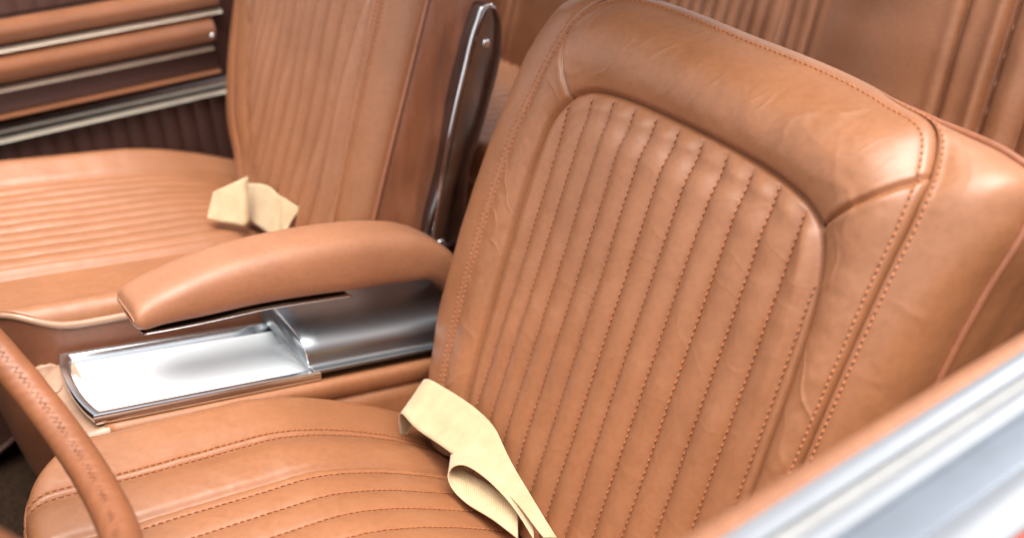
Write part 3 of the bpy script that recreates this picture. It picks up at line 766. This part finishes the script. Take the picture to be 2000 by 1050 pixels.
# ================================================================== NEAR DOOR
near_door = thing('car_door', (.1, .78, -.25), 'near door sill with tan padded edge and bright metal window channel, red paint outside', 'car door')
ZD = .34
extrude_x('inner_panel', [(.738, -.28), (.738, .31), (.76, .31), (.76, -.28)], -.75, .75, M['trim'], near_door)
s = np.linspace(0, 1, 16)
extrude_x('padded_edge', [(.738, .300)] + [(.7375 + .014*v - .006*math.sin(PI*v), .306 + .036*math.sin(v*PI/2)) for v in s] + [(.756, .340), (.756, .300)], -.75, .75, M['soft'], near_door, smooth=True)
s = np.linspace(0, 1, 10)
extrude_x('inner_chrome_strip', [(.7545, .325)] + [(.7545 + .0125*v, .3405 + .003*math.sin(PI*v)) for v in s] + [(.767, .325)], -.75, .75, M['chrome'], near_door, smooth=True)
extrude_x('window_seal', [(.767, .30), (.767, .3375), (.7695, .3355), (.7755, .3345), (.7755, .30)], -.75, .75, M['rubber'], near_door)
extrude_x('outer_chrome_strip', [(.7755, .32)] + [(.7755 + .0105*v, .3395 + .0045*math.sin(PI*v)**.8) for v in s] + [(.786, .32)], -.75, .75, M['chrome'], near_door, smooth=True)
extrude_x('belt_moulding', [(.786, .31)] + [(.786 + .023*v, .3375 + .001*math.sin(PI*v)) for v in s] + [(.809, .31)], -.75, .75, M['bluegrey'], near_door, smooth=True)
extrude_x('belt_trim', [(.809, .31)] + [(.809 + .021*v, .3385 + .003*math.sin(PI*v) - .006*v*v) for v in s] + [(.83, .31)], -.75, .75, M['chrome'], near_door, smooth=True)
sk = [(.829, .318), (.83, .331), (.842, .331), (.868, .322), (.892, .300), (.905, .26), (.908, .15), (.90, 0), (.885, -.2), (.86, -.28), (.83, -.28)]
extrude_x('door_skin', [tuple(p) for p in smooth_path(np.array(sk), 50)], -.75, .75, M['paint'], near_door, smooth=True)

# ================================================================== FLOOR, TUNNEL, BODY
bm_floor = MB(); bm_floor.add([(-1.1, -.86, -.28), (1.0, -.86, -.28), (1.0, .86, -.28), (-1.1, .86, -.28)], [(0, 1, 2, 3)])
fl = bm_floor.obj('floor', M['carpet']); tag(fl, kind='structure')
hump = extrude_x('transmission_tunnel', [(-.19, -.278), (-.16, -.22), (-.11, -.175), (-.04, -.158), (.06, -.158), (.12, -.175), (.17, -.22), (.20, -.278)], -.9, 1.0, M['carpet'], smooth=True)
tag(hump, 'dark brown carpeted tunnel hump under the console', 'tunnel')
g = MB(); g.add([(-60, -60, -.62), (60, -60, -.62), (60, 60, -.62), (-60, 60, -.62)], [(0, 1, 2, 3)])
gr = g.obj('ground', M['dirt']); tag(gr, kind='structure')
kick = thing('dash_panel', (.42, -.33, -.27), 'dark brown panel with a rounded lower corner beyond the steering wheel, at the left edge', 'dash panel')
kp = smooth_path([(.52, -.05), (.395, -.06), (.372, -.10), (.364, -.16), (.368, -.20), (.385, -.225), (.42, -.245), (.52, -.262)], 60)
P = np.zeros((2, 60, 3)); P[..., 0] = kp[:, 0]; P[..., 2] = kp[:, 1]; P[0, :, 1] = -.47; P[1, :, 1] = -.60
mb = MB(); mb.grid(P); mb.F += [tuple(range(60))]; mb.obj('panel', M['dark'], kick, smooth=False)
tube_obj('panel_edge', np.stack([kp[:, 0], np.full(60, -.468), kp[:, 1]], 1), .004, M['dark'], kick)
ROOF_X = -.08
extrude_x('dash_body', [(-.73, -.28), (-.73, .30), (-.70, .34), (.70, .34), (.73, .30), (.73, -.28)], .64, .95, M['dark'], kick)
body = thing('cabin_trim', (-1., 0, -.3), 'dim brown cabin side trim around the rear bench', 'cabin trim')
extrude_x('side_trim', [(-.86, -.28), (-.86, .40), (-.72, .42), (-.72, -.28)], -1.2, -.92, M['dark'], body)
extrude_x('side_trim', [(.86, -.28), (.86, .33), (.715, .34), (.715, -.28)], -1.2, -.757, M['leather'], body)
extrude_x('rear_shelf', [(-.86, .36), (-.86, .40), (.86, .40), (.86, .36)], -1.3, -.80, M['dark'], body)

hy = np.linspace(-.66, .53, 41); hx = np.linspace(-.58, ROOF_X, 30)
Xg, Yg = np.meshgrid(hx, hy, indexing='ij')
Zg = .80 - .10*np.abs(Yg/.66)**3 - .05*np.clip((Xg+.1)/.3, 0, 1)**2 - .10*np.clip((-.8-Xg)/.5, 0, 1)**2
grid_obj('headliner', np.stack([Xg, Yg, Zg], -1), M['trim'], body); grid_obj('roof_skin', np.stack([Xg, Yg, Zg + .025], -1), M['paint'], body)
extrude_x('rear_bulkhead', [(-.8, -.28), (-.8, .40), (.8, .40), (.8, -.28)], -1.32, -1.30, M['dark'], body)

# ================================================================== LIGHT, CAMERA
w = bpy.data.worlds.new('World'); scene.world = w; w.use_nodes = True
nt = w.node_tree; bg = nt.nodes['Background']
sky = nt.nodes.new('ShaderNodeTexSky'); sky.sky_type = 'NISHITA'; sky.sun_disc = False
SUN = Vector((.02, .26, .92)).normalized()
sky.sun_elevation = math.asin(SUN.z); sky.sun_rotation = math.atan2(SUN.x, SUN.y)
sky.air_density = .6; sky.dust_density = 4.; sky.ozone_density = .4
hs = nt.nodes.new('ShaderNodeHueSaturation'); hs.inputs['Saturation'].default_value = .16
nt.links.new(sky.outputs['Color'], hs.inputs['Color']); nt.links.new(hs.outputs['Color'], bg.inputs['Color']); bg.inputs['Strength'].default_value = .15
sl = bpy.data.lights.new('sun', 'SUN'); sl.energy = 2.2; sl.angle = math.radians(55); sl.color = (1, .95, .87)
so = bpy.data.objects.new('sun', sl); COL.objects.link(so); so.rotation_euler = SUN.to_track_quat('Z', 'Y').to_euler(); so.location = SUN*5

CAMP = np.array([0.42162581, 0.98184798, 0.6569507]); FPX = 1907.11
psi, phi, rol = math.radians(56.4686022), math.radians(27.8187364), math.radians(-3.3290007)
r = np.array([-math.sin(psi), math.cos(psi), 0]); d = np.array([math.sin(phi)*math.cos(psi), math.sin(phi)*math.sin(psi), -math.cos(phi)])
c, s = math.cos(rol), math.sin(rol); r, d = c*r - s*d, s*r + c*d; n = np.cross(r, d)
cam = bpy.data.cameras.new('camera'); co_ = bpy.data.objects.new('camera', cam); COL.objects.link(co_)
co_.matrix_world = Matrix([[r[0], -d[0], -n[0], CAMP[0]], [r[1], -d[1], -n[1], CAMP[1]], [r[2], -d[2], -n[2], CAMP[2]], [0, 0, 0, 1]])
cam.sensor_width = 36; cam.lens = FPX/2000*36; cam.clip_start = .02; cam.clip_end = 300
cam.dof.use_dof = True; cam.dof.focus_distance = .91; cam.dof.aperture_fstop = 3.3
scene.camera = co_
vs = scene.view_settings; vs.view_transform = 'Standard'; vs.look = 'None'; vs.exposure = 1.18; vs.gamma = 1; vs.use_curve_mapping = False
